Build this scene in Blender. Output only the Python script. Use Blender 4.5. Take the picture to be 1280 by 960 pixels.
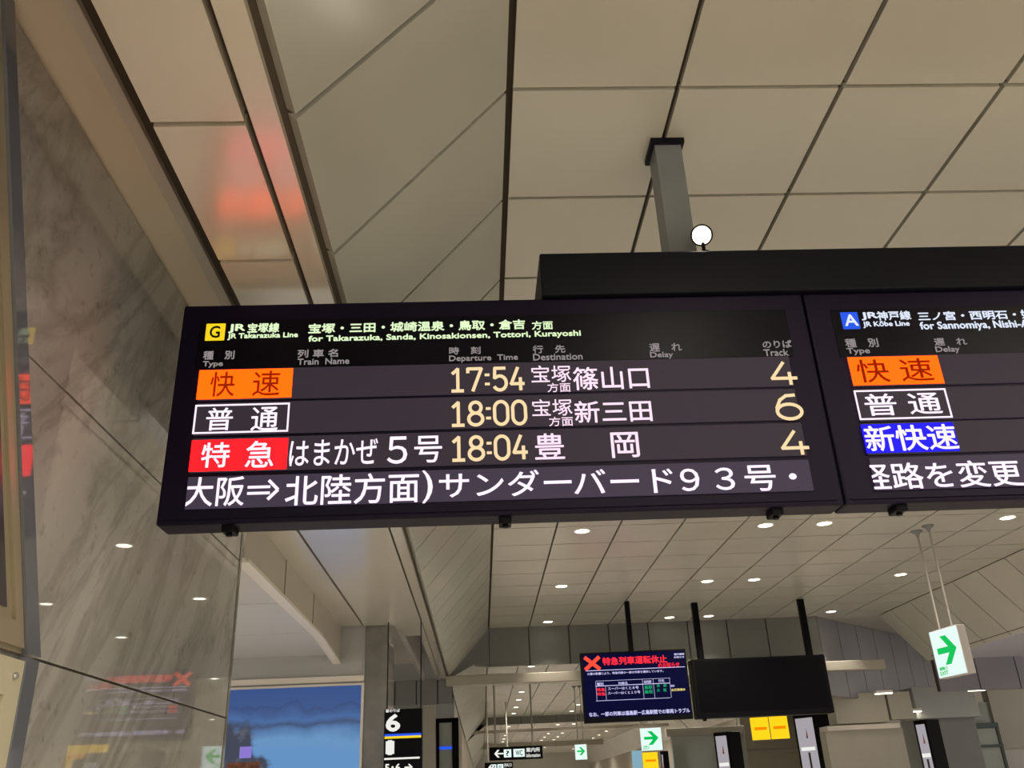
import bpy, bmesh, math, random
from mathutils import Vector, Matrix

# ------------------------------------------------------------------ camera, world, exposure
for o in list(bpy.data.objects):
    bpy.data.objects.remove(o)
SC = bpy.context.scene
COL = SC.collection
H = 3.4          # eye level to the high ceiling, metres: plan figures below are in units of H
EYE = 1.6        # camera above the floor
FPX = 1111.6
PITCH, YAW, ROLL = (math.radians(a) for a in (24.828, 2.829, 2.567))
fwd = Vector((math.sin(YAW)*math.cos(PITCH), math.cos(YAW)*math.cos(PITCH), math.sin(PITCH)))
rt0 = Vector((math.cos(YAW), -math.sin(YAW), 0))
dn0 = fwd.cross(rt0)
rt = rt0*math.cos(ROLL) + dn0*math.sin(ROLL)
dn = -rt0*math.sin(ROLL) + dn0*math.cos(ROLL)
cd = bpy.data.cameras.new('camera')
cd.sensor_fit = 'HORIZONTAL'; cd.sensor_width = 36; cd.lens = FPX/1280*36
cd.clip_start = 0.05; cd.clip_end = 400
cam = bpy.data.objects.new('camera', cd); COL.objects.link(cam)
m = Matrix((rt, -dn, -fwd)).transposed().to_4x4(); m.translation = (0, 0, EYE)
cam.matrix_world = m
SC.camera = cam

WORLD_STRENGTH = 1.0
LAMP_W = 260.0
SC.view_settings.view_transform = 'Standard'; SC.view_settings.look = 'None'
SC.view_settings.gamma = 1; SC.view_settings.exposure = 0.0
SC.view_settings.use_curve_mapping = False
wd = bpy.data.worlds.new('station_ambient'); SC.world = wd; wd.use_nodes = True
wd.node_tree.nodes['Background'].inputs[0].default_value = (1.0, 0.93, 0.83, 1)
wd.node_tree.nodes['Background'].inputs[1].default_value = WORLD_STRENGTH

# ------------------------------------------------------------------ measuring helpers
def ray(x, y):
    """direction of the sight line through photo position (x, y)"""
    return rt*((x-640)/FPX) + dn*((y-480)/FPX) + fwd
def P(x, y, z):                       # plan units -> world metres
    return Vector((H*x, H*y, EYE + H*z))
class Face:
    """an upright flat face through plan point (X,Y), turned by yaw; local u to the right, v up"""
    def __init__(s, X, Y, yaw=0.0):
        s.o = P(X, Y, 0); s.yaw = yaw
        s.u = Vector((math.cos(yaw), math.sin(yaw), 0)); s.v = Vector((0, 0, 1))
        s.n = s.u.cross(s.v)          # towards the viewer
    def uv(s, x, y):
        r = ray(x, y); t = (s.o - cam.location).dot(s.n)/r.dot(s.n)
        p = cam.location + r*t - s.o
        return p.dot(s.u), p.dot(s.v)
    def at(s, u, v, w=0.0):
        return s.o + s.u*u + s.v*v + s.n*w

# ------------------------------------------------------------------ materials
def mat(name, base=(.5,.5,.5), rough=.5, metal=0, spec=.5, emit=None, strength=0, coat=0, coat_rough=.1):
    m = bpy.data.materials.new(name); m.use_nodes = True
    b = m.node_tree.nodes['Principled BSDF']
    b.inputs['Base Color'].default_value = (*base, 1)
    b.inputs['Roughness'].default_value = rough
    b.inputs['Metallic'].default_value = metal
    b.inputs['Specular IOR Level'].default_value = spec
    b.inputs['Coat Weight'].default_value = coat
    b.inputs['Coat Roughness'].default_value = coat_rough
    if emit:
        b.inputs['Emission Color'].default_value = (*emit, 1)
        b.inputs['Emission Strength'].default_value = strength
    return m
def noisy(m, c0, c1, scale=3.0, detail=3, stretch=(1,1,1), rough=None, lo=.35, hi=.65):
    """mottle the base colour between two colours of the thing itself"""
    nt = m.node_tree; b = nt.nodes['Principled BSDF']
    tc = nt.nodes.new('ShaderNodeTexCoord'); mp = nt.nodes.new('ShaderNodeMapping')
    mp.inputs['Scale'].default_value = stretch
    nz = nt.nodes.new('ShaderNodeTexNoise'); nz.inputs['Scale'].default_value = scale
    nz.inputs['Detail'].default_value = detail
    cr = nt.nodes.new('ShaderNodeValToRGB')
    cr.color_ramp.elements[0].position = lo; cr.color_ramp.elements[0].color = (*c0, 1)
    cr.color_ramp.elements[1].position = hi; cr.color_ramp.elements[1].color = (*c1, 1)
    nt.links.new(tc.outputs['Object'], mp.inputs['Vector']); nt.links.new(mp.outputs[0], nz.inputs['Vector'])
    nt.links.new(nz.outputs['Fac'], cr.inputs[0]); nt.links.new(cr.outputs[0], b.inputs['Base Color'])
    return m
def led(name, c, strength):
    return mat(name, (.004,.004,.004), .7, spec=.05, emit=c, strength=strength)

M = {}
M['ceil'] = noisy(mat('ceiling_enamel', rough=.24), (.49,.475,.42), (.53,.515,.46), .6)
M['slope'] = noisy(mat('slope_satin_metal', rough=.27, spec=.9), (.36,.36,.32), (.40,.395,.35), .8)
M['soffit'] = noisy(mat('soffit_gloss_panel', rough=.25, spec=.9, coat=1, coat_rough=.2), (.60,.545,.455), (.63,.575,.485), .7)
M['soffit'].node_tree.nodes['Principled BSDF'].inputs['Coat IOR'].default_value = 1.9
M['joint'] = mat('joint_backing', (.06,.045,.03), .8)
M['strip'] = mat('strip_paint', (.60,.53,.425), .4)
M['trim'] = mat('trim_light_metal', (.70,.65,.58), .35)
M['fascia'] = noisy(mat('fascia_dark_panel', rough=.4), (.185,.187,.18), (.20,.202,.195), 1.2)
M['fascia_lit_purple'] = noisy(mat('fascia_panel_purple_light', rough=.32), (.20,.19,.225), (.22,.21,.245), 1.2)  # purple light from the screens is put into this panel colour
M['beige'] = noisy(mat('beige_wall_panel', rough=.35), (.40,.37,.31), (.43,.40,.335), .8)
M['pale'] = mat('pale_bay_panel', (.52,.50,.475), .35)
M['grey_panel'] = noisy(mat('grey_pillar_panel', rough=.3), (.36,.36,.35), (.39,.39,.38), 1.0)
M['dark_stone'] = noisy(mat('dark_polished_stone', rough=.08), (.16,.157,.145), (.20,.195,.18), 5, 6)
M['floor'] = noisy(mat('floor_granite', rough=.3), (.42,.39,.35), (.5,.47,.42), 6, 6)
M['black'] = mat('black_housing', (.003,.003,.0045), .45, spec=.08)
M['bezel'] = mat('board_housing_led_glow', (.006,.0025,.016), .5, spec=.15)  # near-black housing with the purple LED glow mixed into its colour
M['bezel_head'] = mat('header_glass_black', (.004,.003,.007), .4, spec=.1)
M['header'] = mat('header_box_blue_black', (.005,.006,.011), .5, spec=.15)
M['screen'] = mat('led_screen_dark', (.012,.011,.012), .6, spec=.1, emit=(.032,.024,.033), strength=1.0)
M['scroll'] = mat('led_scroll_screen', (.012,.011,.012), .6, spec=.1, emit=(.048,.036,.060), strength=1.0)
M['white_led'] = led('white_led', (1.0,.80,1.0), 1.25)
M['pink_led'] = led('pink_led', (1.0,.72,.88), 1.15)
M['amber_led'] = led('amber_led', (1.0,.74,.42), 1.0)
M['orange_led'] = led('orange_led', (4.0,.20,.004), 1.0)
M['red_led'] = led('red_led', (4.0,.018,.028), 1.0)
M['blue_led'] = led('blue_led', (.018,.012,1.6), 1.0)
M['maroon'] = led('dim_red_led', (.30,.018,.0), 1.0)
M['sign_white'] = led('backlit_lettering', (.80,1.0,.60), 1.0)
M['sign_white_cool'] = led('backlit_lettering_cool', (.78,.84,1.0), 1.0)
M['sign_yellow'] = led('backlit_yellow', (.95,.68,.015), 1.0)
M['sign_blue'] = led('backlit_blue', (.02,.10,.85), 1.0)
M['sign_ink'] = mat('sign_ink', (.03,.02,.004), .6)
M['grey_print_glow'] = led('grey_print_glow', (.30,.265,.265), 1.0)  # printed headings, given a faint glow since little light reaches the board front
M['post'] = noisy(mat('post_grey_paint', rough=.35), (.19,.205,.225), (.22,.235,.255), 2)
M['lens'] = led('downlight_lens', (1.0,.93,.72), 9.0)
M['ring'] = mat('downlight_ring', (.75,.72,.66), .3)
M['spot_lens'] = led('spotlight_lens', (1.0,.92,.72), 9.0)
M['steel'] = mat('steel', (.5,.5,.5), .3, metal=.9)
M['rod'] = mat('rod_pale_metal', (.40,.38,.34), .35)
M['tv'] = mat('tv_screen', (.001,.001,.004), .5, spec=.03, emit=(.001,.0015,.026), strength=1.0)
M['tv_off'] = mat('tv_off_screen', (.002,.002,.003), .4, spec=.06)
M['tv_red'] = led('tv_red', (1.3,.03,.06), 1.0)
M['tv_xred'] = led('tv_cross_red', (1.2,.08,.04), 1.0)
M['tv_white'] = led('tv_white', (.62,.60,.95), 1.0)
M['tv_green'] = led('tv_green', (.01,.40,.16), 1.0)
M['tv_yellow'] = led('tv_yellow', (.9,.75,.25), 1.0)
M['exit_face'] = led('exit_sign_face', (.80,1.0,.93), 1.0)
M['exit_green'] = led('exit_sign_green', (.0,.55,.10), 1.0)
M['sign_box'] = mat('sign_box_grey', (.46,.43,.42), .4)
M['yellow_lit'] = led('yellow_lit_panel', (1.0,.60,.01), 1.15)
M['orange_ink'] = led('orange_lit_ink', (1.0,.25,.0), 1.0)
M['totem_screen'] = led('totem_screen', (.42,.39,.42), .9)
M['totem_dark'] = mat('totem_print', (.08,.07,.09), .5)
M['totem_red'] = mat('totem_print_red', (.5,.09,.08), .5)
M['gold'] = mat('case_gold_aluminium', (.31,.265,.185), .35, metal=.2)
M['gold_light'] = mat('case_pale_aluminium', (.50,.47,.34), .35)
M['chrome'] = mat('case_dark_glass_edge', (.13,.14,.17), .06, spec=.9)
M['case_poster'] = mat('case_poster_dark', (.05,.045,.05), .25)
M['sign_plain_white'] = led('sign_plain_white', (.85,.85,.80), 1.0)
M['teal'] = mat('teal_metal', (.035,.06,.055), .3)
M['glass_grey'] = mat('grey_glazing', (.34,.36,.32), .1)
M['lilac_lit'] = mat('soffit_panel_bluish_light', (.60,.58,.68), .35)  # bluish light on the right soffit, put into the panel colour
M['poster_violet'] = led('poster_violet', (.26,.19,.62), 1.0)
M['poster_ember'] = noisy(led('poster_ember', (.045,.018,.014), 1.0), (.05,.02,.01), (.20,.09,.05), 12)
M['light_blue'] = led('light_blue_panel', (.28,.50,.62), .8)

def marble():
    m = mat('marble', rough=.025, spec=.8)
    nt = m.node_tree; b = nt.nodes['Principled BSDF']; N = nt.nodes.new; L = nt.links.new
    tc = N('ShaderNodeTexCoord')
    m0 = N('ShaderNodeMapping'); m0.inputs['Rotation'].default_value = (math.radians(38), 0, 0)
    L(tc.outputs['Object'], m0.inputs['Vector'])
    mp = N('ShaderNodeMapping'); mp.inputs['Scale'].default_value = (1, 1.3, .30)
    L(m0.outputs[0], mp.inputs['Vector'])
    nz = N('ShaderNodeTexNoise'); nz.inputs['Scale'].default_value = 1.2; nz.inputs['Detail'].default_value = 7
    nz.inputs['Roughness'].default_value = .62; nz.inputs['Distortion'].default_value = .9
    L(mp.outputs[0], nz.inputs['Vector'])
    # thin dark veins where the stretched noise crosses its middle
    s1 = N('ShaderNodeMath'); s1.operation = 'SUBTRACT'; s1.inputs[1].default_value = .5
    a1 = N('ShaderNodeMath'); a1.operation = 'ABSOLUTE'
    L(nz.outputs['Fac'], s1.inputs[0]); L(s1.outputs[0], a1.inputs[0])
    vr = N('ShaderNodeValToRGB'); vr.color_ramp.elements[0].position = .0; vr.color_ramp.elements[0].color = (.66,.65,.63,1)
    vr.color_ramp.elements[1].position = .06; vr.color_ramp.elements[1].color = (1,1,1,1)
    L(a1.outputs[0], vr.inputs[0])
    br = N('ShaderNodeValToRGB')
    br.color_ramp.elements[0].position = .3; br.color_ramp.elements[0].color = (.325,.315,.30,1)
    br.color_ramp.elements[1].position = .7; br.color_ramp.elements[1].color = (.45,.44,.42,1)
    n2 = N('ShaderNodeTexNoise'); n2.inputs['Scale'].default_value = 1.3; n2.inputs['Detail'].default_value = 6
    L(mp.outputs[0], n2.inputs['Vector']); L(n2.outputs['Fac'], br.inputs[0])
    mx = N('ShaderNodeMix'); mx.data_type = 'RGBA'; mx.blend_type = 'MULTIPLY'; mx.inputs[0].default_value = .75
    L(br.outputs[0], mx.inputs[6]); L(vr.outputs[0], mx.inputs[7])
    # speckle
    n3 = N('ShaderNodeTexNoise'); n3.inputs['Scale'].default_value = 16; n3.inputs['Detail'].default_value = 4
    L(tc.outputs['Object'], n3.inputs['Vector'])
    sp = N('ShaderNodeValToRGB'); sp.color_ramp.elements[0].position = .27; sp.color_ramp.elements[0].color = (.6,.57,.55,1)
    sp.color_ramp.elements[1].position = .40; sp.color_ramp.elements[1].color = (1,1,1,1)
    L(n3.outputs['Fac'], sp.inputs[0])
    m2 = N('ShaderNodeMix'); m2.data_type = 'RGBA'; m2.blend_type = 'MULTIPLY'; m2.inputs[0].default_value = .6
    L(mx.outputs[2], m2.inputs[6]); L(sp.outputs[0], m2.inputs[7])
    L(m2.outputs[2], b.inputs['Base Color'])
    return m
M['marble'] = marble()

def poster_picture():
    """a plain winter evening picture: deep blue sky, pale blue snow field, rough mountain band"""
    m = mat('poster_picture', (.02,.03,.06), .15)
    nt = m.node_tree; b = nt.nodes['Principled BSDF']; N = nt.nodes.new; L = nt.links.new
    tc = N('ShaderNodeTexCoord'); sx = N('ShaderNodeSeparateXYZ'); L(tc.outputs['Generated'], sx.inputs[0])
    nz = N('ShaderNodeTexNoise'); nz.inputs['Scale'].default_value = 3.5; nz.inputs['Detail'].default_value = 7
    L(tc.outputs['Generated'], nz.inputs['Vector'])
    k = N('ShaderNodeMath'); k.operation = 'MULTIPLY_ADD'; k.inputs[1].default_value = .30
    L(nz.outputs['Fac'], k.inputs[0]); L(sx.outputs['Z'], k.inputs[2])
    sky = N('ShaderNodeValToRGB'); e = sky.color_ramp
    e.elements[0].position = .55; e.elements[0].color = (.10,.30,.62,1)
    e.elements[1].position = 1.1; e.elements[1].color = (.012,.05,.19,1)
    for pos, c in ((.70,(.12,.31,.60,1)), (.79,(.055,.17,.40,1)), (.84,(.02,.06,.17,1)), (.90,(.035,.13,.38,1)), (1.0,(.02,.075,.27,1))):
        q = e.elements.new(pos); q.color = c
    L(k.outputs[0], sky.inputs[0])
    # dark slope at the lower left with pale rocks
    d = N('ShaderNodeMath'); d.operation = 'MULTIPLY_ADD'; d.inputs[1].default_value = -1.0
    L(sx.outputs['X'], d.inputs[0]); d.inputs[2].default_value = .42
    d2 = N('ShaderNodeMath'); d2.operation = 'ADD'; L(d.outputs[0], d2.inputs[0]); L(nz.outputs['Fac'], d2.inputs[1])
    d3 = N('ShaderNodeMath'); d3.operation = 'SUBTRACT'; L(d2.outputs[0], d3.inputs[0]); L(sx.outputs['Z'], d3.inputs[1])
    mk = N('ShaderNodeValToRGB'); mk.color_ramp.elements[0].position = .12; mk.color_ramp.elements[0].color = (0,0,0,1)
    mk.color_ramp.elements[1].position = .22; mk.color_ramp.elements[1].color = (1,1,1,1)
    L(d3.outputs[0], mk.inputs[0])
    n2 = N('ShaderNodeTexNoise'); n2.inputs['Scale'].default_value = 9; n2.inputs['Detail'].default_value = 8
    L(tc.outputs['Generated'], n2.inputs['Vector'])
    rk = N('ShaderNodeValToRGB'); rk.color_ramp.elements[0].position = .52; rk.color_ramp.elements[0].color = (.012,.02,.05,1)
    rk.color_ramp.elements[1].position = .68; rk.color_ramp.elements[1].color = (.10,.10,.14,1)
    L(n2.outputs['Fac'], rk.inputs[0])
    mx = N('ShaderNodeMix'); mx.data_type = 'RGBA'
    L(mk.outputs[0], mx.inputs[0]); L(sky.outputs[0], mx.inputs[6]); L(rk.outputs[0], mx.inputs[7])
    L(mx.outputs[2], b.inputs['Emission Color']); b.inputs['Emission Strength'].default_value = .8
    return m
M['picture'] = poster_picture()

# ------------------------------------------------------------------ mesh helpers
class MB:
    def __init__(s): s.bm = bmesh.new()
    def box(s, a, b, bevel=0.0, mi=0, rot=None, seg=2):
        """box between two world corners; rot = (pivot, angle about Z)"""
        t = bmesh.new()
        bmesh.ops.create_cube(t, size=1)
        for v in t.verts:
            v.co = Vector([(a[i]+b[i])/2 + v.co[i]*abs(b[i]-a[i]) for i in range(3)])
        if bevel: bmesh.ops.bevel(t, geom=t.edges[:], offset=bevel, segments=seg, affect='EDGES', profile=.5)
        if rot:
            R = Matrix.Rotation(rot[1], 4, 'Z')
            for v in t.verts: v.co = rot[0] + R @ (v.co - rot[0])
        s.add(t, mi); return s
    def pbox(s, x0, x1, y0, y1, z0, z1, bevel=0.0, mi=0):     # plan units
        return s.box(P(x0,y0,z0), P(x1,y1,z1), bevel, mi)
    def fbox(s, F, u0, u1, v0, v1, w0, w1, bevel=0.0, mi=0):
        """box on a face: w towards the viewer"""
        t = bmesh.new(); bmesh.ops.create_cube(t, size=1)
        for v in t.verts:
            v.co = Vector(((u0+u1)/2+v.co[0]*(u1-u0), (v0+v1)/2+v.co[1]*(v1-v0), (w0+w1)/2+v.co[2]*(w1-w0)))
        if bevel: bmesh.ops.bevel(t, geom=t.edges[:], offset=bevel, segments=2, affect='EDGES', profile=.5)
        for v in t.verts: v.co = F.at(*v.co)
        s.add(t, mi); return s
    def prism(s, pts, off, mi=0):
        """closed prism: polygon of world points swept by the vector off"""
        t = bmesh.new(); n = len(pts); off = Vector(off)
        a = [t.verts.new(p) for p in pts]; b = [t.verts.new(Vector(p)+off) for p in pts]
        t.faces.new(a); t.faces.new(b[::-1])
        for i in range(n): t.faces.new((a[i], b[i], b[(i+1) % n], a[(i+1) % n]))
        bmesh.ops.recalc_face_normals(t, faces=t.faces[:])
        s.add(t, mi); return s
    def tube(s, a, b, r, r2=None, n=24, mi=0, bevel=0.0):
        t = bmesh.new(); a = Vector(a); b = Vector(b)
        bmesh.ops.create_cone(t, cap_ends=True, segments=n, radius1=r, radius2=r if r2 is None else r2, depth=(b-a).length)
        if bevel:
            e = [e for e in t.edges if len(e.link_faces) == 2 and e.calc_face_angle(0) > .8]
            bmesh.ops.bevel(t, geom=e, offset=bevel, segments=2, affect='EDGES', profile=.5)
        q = (b-a).to_track_quat('Z', 'Y').to_matrix().to_4x4(); q.translation = (a+b)/2
        t.transform(q); s.add(t, mi); return s
    def lathe(s, c, prof, axis=(0,0,-1), n=32, mi=0):
        """profile of (radius, distance along axis) spun about an axis through c"""
        t = bmesh.new(); rings = []
        for r, h in prof:
            rings.append([t.verts.new((r*math.cos(2*math.pi*i/n), r*math.sin(2*math.pi*i/n), h)) for i in range(n)] if r > 1e-6 else [t.verts.new((0,0,h))])
        for A, B in zip(rings, rings[1:]):
            for i in range(n):
                j = (i+1) % n
                if len(A) == 1 and len(B) == 1: continue
                if len(A) == 1: t.faces.new((A[0], B[i], B[j]))
                elif len(B) == 1: t.faces.new((A[i], B[0], A[j]))
                else: t.faces.new((A[i], B[i], B[j], A[j]))
        bmesh.ops.recalc_face_normals(t, faces=t.faces[:])
        q = Vector(axis).to_track_quat('Z', 'Y').to_matrix().to_4x4(); q.translation = Vector(c)
        t.transform(q); s.add(t, mi, smooth=True); return s
    def add(s, t, mi=0, smooth=False):
        for f in t.faces: f.material_index = mi; f.smooth = smooth
        me = bpy.data.meshes.new('t'); t.to_mesh(me); t.free(); s.bm.from_mesh(me); bpy.data.meshes.remove(me)
    def build(s, name, mats, parent=None):
        mats = mats if isinstance(mats, (list, tuple)) else [mats]
        me = bpy.data.meshes.new(name)
        if parent is not None:
            w = parent.location if parent.parent is None else parent.parent.location + parent.location
        else:
            cs = [v.co for v in s.bm.verts]
            w = Vector(((min(c.x for c in cs)+max(c.x for c in cs))/2, (min(c.y for c in cs)+max(c.y for c in cs))/2, min(c.z for c in cs)))
        for v in s.bm.verts: v.co -= w
        s.bm.to_mesh(me); s.bm.free()
        for mm in mats: me.materials.append(mm)
        o = bpy.data.objects.new(name, me); COL.objects.link(o)
        if parent is not None: o.parent = parent
        else: o.location = w
        return o
def thing(name, label, cat, loc, group=None):
    o = bpy.data.objects.new(name, None); COL.objects.link(o); o.location = loc
    o.empty_display_size = .1
    o['label'] = label; o['category'] = cat
    if group: o['group'] = group
    return o
def tag(o, label, cat, group=None):
    o['label'] = label; o['category'] = cat
    if group: o['group'] = group
    return o
def struct(name, mb, mats, parent=None):
    o = mb.build(name, mats, parent)
    o['kind'] = 'structure'
    return o

_cache = {}
def glyph_mesh(s, bold):
    k = (s, bold)
    if k not in _cache:
        c = bpy.data.curves.new('lettering', 'FONT'); c.body = s; c.size = 1; c.offset = bold; c.resolution_u = 3
        c.extrude = 0.002
        o = bpy.data.objects.new('lettering', c); COL.objects.link(o)
        bpy.context.view_layer.update()
        me = bpy.data.meshes.new_from_object(o.evaluated_get(bpy.context.evaluated_depsgraph_get()))
        bpy.data.objects.remove(o); bpy.data.curves.remove(c)
        _cache[k] = me
    return _cache[k]
def text(name, s, F, bl, tr, m, parent, w=.004, bold=0.0, clip=None, rect=None, thick=.003):
    """lettering on a face, its ink fitted between two corners (photo positions, or u,v metres with rect)"""
    me0 = glyph_mesh(s, 0)
    b = bmesh.new()
    for dx, dy in (((0,0),) if not bold else ((bold,0),(-bold,0),(0,bold),(0,-bold))):
        k = len(b.verts); b.from_mesh(me0); b.verts.ensure_lookup_table()
        for v in b.verts[k:]: v.co.x += dx; v.co.y += dy
    (u0, v0), (u1, v1) = rect if rect else (F.uv(*bl), F.uv(*tr))
    xs = [v.co.x for v in b.verts]; ys = [v.co.y for v in b.verts]; zs = [v.co.z for v in b.verts]
    x0, x1, y0, y1 = min(xs), max(xs), min(ys), max(ys); z0, z1 = min(zs), max(zs)
    for v in b.verts:
        v.co = Vector((u0+(v.co.x-x0)/max(x1-x0,1e-6)*(u1-u0), v0+(v.co.y-y0)/max(y1-y0,1e-6)*(v1-v0), w+(v.co.z-z0)/max(z1-z0,1e-6)*thick))
    if clip is not None:
        bmesh.ops.bisect_plane(b, geom=b.verts[:]+b.edges[:]+b.faces[:], plane_co=(clip,0,0), plane_no=(-1,0,0), clear_outer=True)
    for v in b.verts: v.co = F.at(*v.co)
    mb = MB(); mb.bm = b
    for f in b.faces: f.material_index = 0
    return mb.build(name, m, parent)

# ================================================================== the setting
GAP = .008
TX, TY = .2635, .279           # ceiling tile pitch
XL, XR = .068, 2.69            # high ceiling between the two slopes
SX, SZ = -.198, .692           # foot of the left slope
RX = XR + (XL - SX)
WX = -.5                       # marble wall face

def tile_rows(y0, y1):
    k = math.ceil((y0-1.065)/TY - 1e-6); ys = [y0]
    while 1.065+k*TY < y1-.02:
        if 1.065+k*TY > y0+.02: ys.append(1.065+k*TY)
        k += 1
    return ys + [y1]
def high_ceiling(y0, y1, extra=None):
    mb = MB(); ys = tile_rows(y0, y1)
    xs = [XL+.003] + [XL+TX*i+.003 for i in range(1, 10)] + [XR]
    for a, b in zip(ys, ys[1:]):
        for c, d in zip(xs, xs[1:]):
            mb.pbox(c+GAP/2, d-GAP/2, a+GAP/2, b-GAP/2, 1.0, 1.02)
    mb.pbox(XL-.02, XR+.02, y0, y1, 1.012, 1.03, mi=1)
    if extra: mb.prism([P(*q) for q in extra], (0, 0, .05))
    return mb
def slope(y0, y1, side):
    mb = MB(); ys = tile_rows(y0, y1)
    top, foot = (XL, SX) if side < 0 else (XR, RX)
    n = Vector((-(1.0-SZ), 0, XL-SX)).normalized()*.06
    if side > 0: n.x = -n.x
    ins = .004 if side < 0 else .002
    d = Vector((foot-top, 0, SZ-1.0)); d.normalize()
    for a, b in zip(ys, ys[1:]):
        A = Vector((top, 0, 1.0)) + d*ins*1.6; B = Vector((foot, 0, SZ)) - d*(.012 if side < 0 else ins)
        q = [P(A.x, a+GAP/2, A.z), P(B.x, a+GAP/2, B.z), P(B.x, b-GAP/2, B.z), P(A.x, b-GAP/2, A.z)]
        mb.prism(q, n)
    q = [P(top, y0, 1.0), P(foot, y0, SZ), P(foot, y1, SZ), P(top, y1, 1.0)]
    mb.prism([p + n*.8 for p in q], n*.6, mi=1)
    return mb
E1, E2, E3 = 5.95, 13.2, 20.0
fl = MB().box((-14, -14, -.2), (34, 110, 0)); struct('floor', fl, M['floor'])
struct('ceiling', high_ceiling(-2.6, E1, [(2.24,E1-.004,1.001),(5.7,E1-.004,1.001),(5.7,9.6,1.001)]), [M['ceil'], M['joint']])
struct('ceiling_middle_bay', high_ceiling(E1+.1, E2), [M['ceil'], M['joint']])
struct('ceiling_far_bay', high_ceiling(E2+.1, E3), [M['ceil'], M['joint']])
struct('ceiling_slope_left', slope(-2.6, E1, -1), [M['slope'], M['joint']])
struct('ceiling_slope_left_middle', slope(E1+.1, E2, -1), [M['slope'], M['joint']])
struct('ceiling_slope_left_far', slope(E2+.1, E3, -1), [M['slope'], M['joint']])
struct('ceiling_slope_right', slope(-2.6, 6.0, 1), [M['ceil'], M['joint']])

# left soffit: two long panels with grooves, tiled crosswise
mb = MB()
ys = tile_rows(-2.6, 1.95)
for a, b in zip(ys, ys[1:]):
    mb.pbox(-.348, -.246, a+GAP/2, b-GAP/2, SZ, SZ+.04)
mb.pbox(-.238, -.207, -2.6, 5.93, SZ, SZ+.04)
mb.pbox(-.346, -.19, -2.6, 1.95, SZ+.018, SZ+.05, mi=1)
mb.pbox(-.49, -.244, 1.96, 3.94, SZ, SZ+.04)
mb.pbox(-.588, -.498, 1.96, 3.94, SZ, SZ+.04)
mb.pbox(-.36, -.244, 3.94, 4.25, SZ, SZ+.04)
mb.pbox(-.27, -.244, 4.25, 5.93, SZ, SZ+.04)
mb.pbox(-.62, -.36, 4.25, 5.93, SZ+.10, SZ+.14)
mb.pbox(-.36, -.345, 4.25, 5.93, SZ, SZ+.14)
mb.pbox(-.62, -.19, 1.95, 5.93, SZ+.03, SZ+.06, mi=1) if False else None
mb.pbox(-.60, -.19, 1.95, 4.0, SZ+.02, SZ+.06, mi=1)
struct('ceiling_soffit_left', mb, [M['soffit'], M['joint']])
# strip along the marble wall with its raised lip and the dark slot beside it
mb = MB()
mb.pbox(WX-.09, -.4445, -2.6, 1.9, .8155, .86)
mb.prism([P(-.4445,-2.6,.8155), P(-.4325,-2.6,.828), P(-.4325,-2.6,.85), P(-.4445,-2.6,.85)], (0, 4.5*H, 0), mi=1)
mb.pbox(-.4325, -.30, -2.6, 1.9, .838, .87, mi=2)
mb.pbox(-.345, -.33, -2.6, 1.9, SZ+.03, .86, mi=2)
struct('trim_1', mb, [M['strip'], M['trim'], M['joint']])
# right soffit
mb = MB(); mb.pbox(RX+.003, RX+.9, -2.6, 5.9, SZ, SZ+.04); mb.pbox(RX-.02, RX+.9, -2.6, 5.9, SZ+.02, SZ+.06, mi=1)
struct('ceiling_soffit_right', mb, [M['lilac_lit'], M['joint']])

# marble wall in big slabs
mb = MB()
WE = 1.887
for a, b in ((-.47, .1605), (.1635, .4725), (.4755, .811)):
    for c, d in ((-2.6, -.7), (-.698, WE)):
        mb.pbox(WX-.09, WX, c, d, a, b, bevel=.002)
mb.pbox(WX-.08, WX-.004, -2.6, WE-.004, -.47, .815, mi=1)
mb.pbox(WX-.085, WX+.0015, WE-.010, WE+.004, -.47, .60, mi=2)
struct('wall_left', mb, [M['marble'], M['joint'], M['dark_stone']])

# bulkhead of the side bay behind the marble wall
mb = MB()
q = [(2.29,.70),(2.29,.575),(3.45,.575),(4.1,.527),(3.95,.70)]
q = [(2.29,.70),(2.29,.575),(3.46,.575),(3.95,.54),(3.95,.70)]
mb.prism([P(-.588,y,z) for y,z in q], (-.10,0,0))
mb.prism([P(-.586,2.29,.573),P(-.586,2.29,.583),P(-.586,3.455,.583),P(-.586,3.95,.548),P(-.586,3.95,.538),P(-.586,3.46,.573)], (-.115,0,0), mi=1)
for y in (2.75, 3.25): mb.pbox(-.588, -.587, y-.003, y+.003, .583, .70, mi=2)
mb.pbox(-1.8, -.588, 2.25, 2.29, .575, .95)
mb.pbox(-.62, -.586, 2.25, 3.95, .70, .73, mi=2)
struct('wall_bulkhead_left', mb, [M['beige'], M['trim'], M['joint']])
mb = MB()
for a, b in ((1.9, 2.829), (2.835, 3.38), (3.386, 3.95)): mb.pbox(-2.2, -.592, a, b, .576, .59)
mb.pbox(-2.2, -.61, 1.9, 3.95, .582, .62, mi=1)
struct('ceiling_side_bay', mb, [M['pale'], M['trim']])
mb = MB()
mb.pbox(-2.2, -.486, 3.95, 4.05, -.47, .70)
mb.pbox(-2.2, -.486, 3.938, 3.951, .463, .487, mi=1)
struct('wall_back_left', mb, [M['grey_panel'], M['trim']])
mb = MB(); mb.pbox(-.486, -.388, 3.95, 4.25, -.47, .692, bevel=.01)
mb.pbox(-.4885, -.4845, 3.945, 3.955, -.47, .692, mi=1)
struct('pillar_left', mb, [M['dark_stone'], M['steel']])

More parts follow.
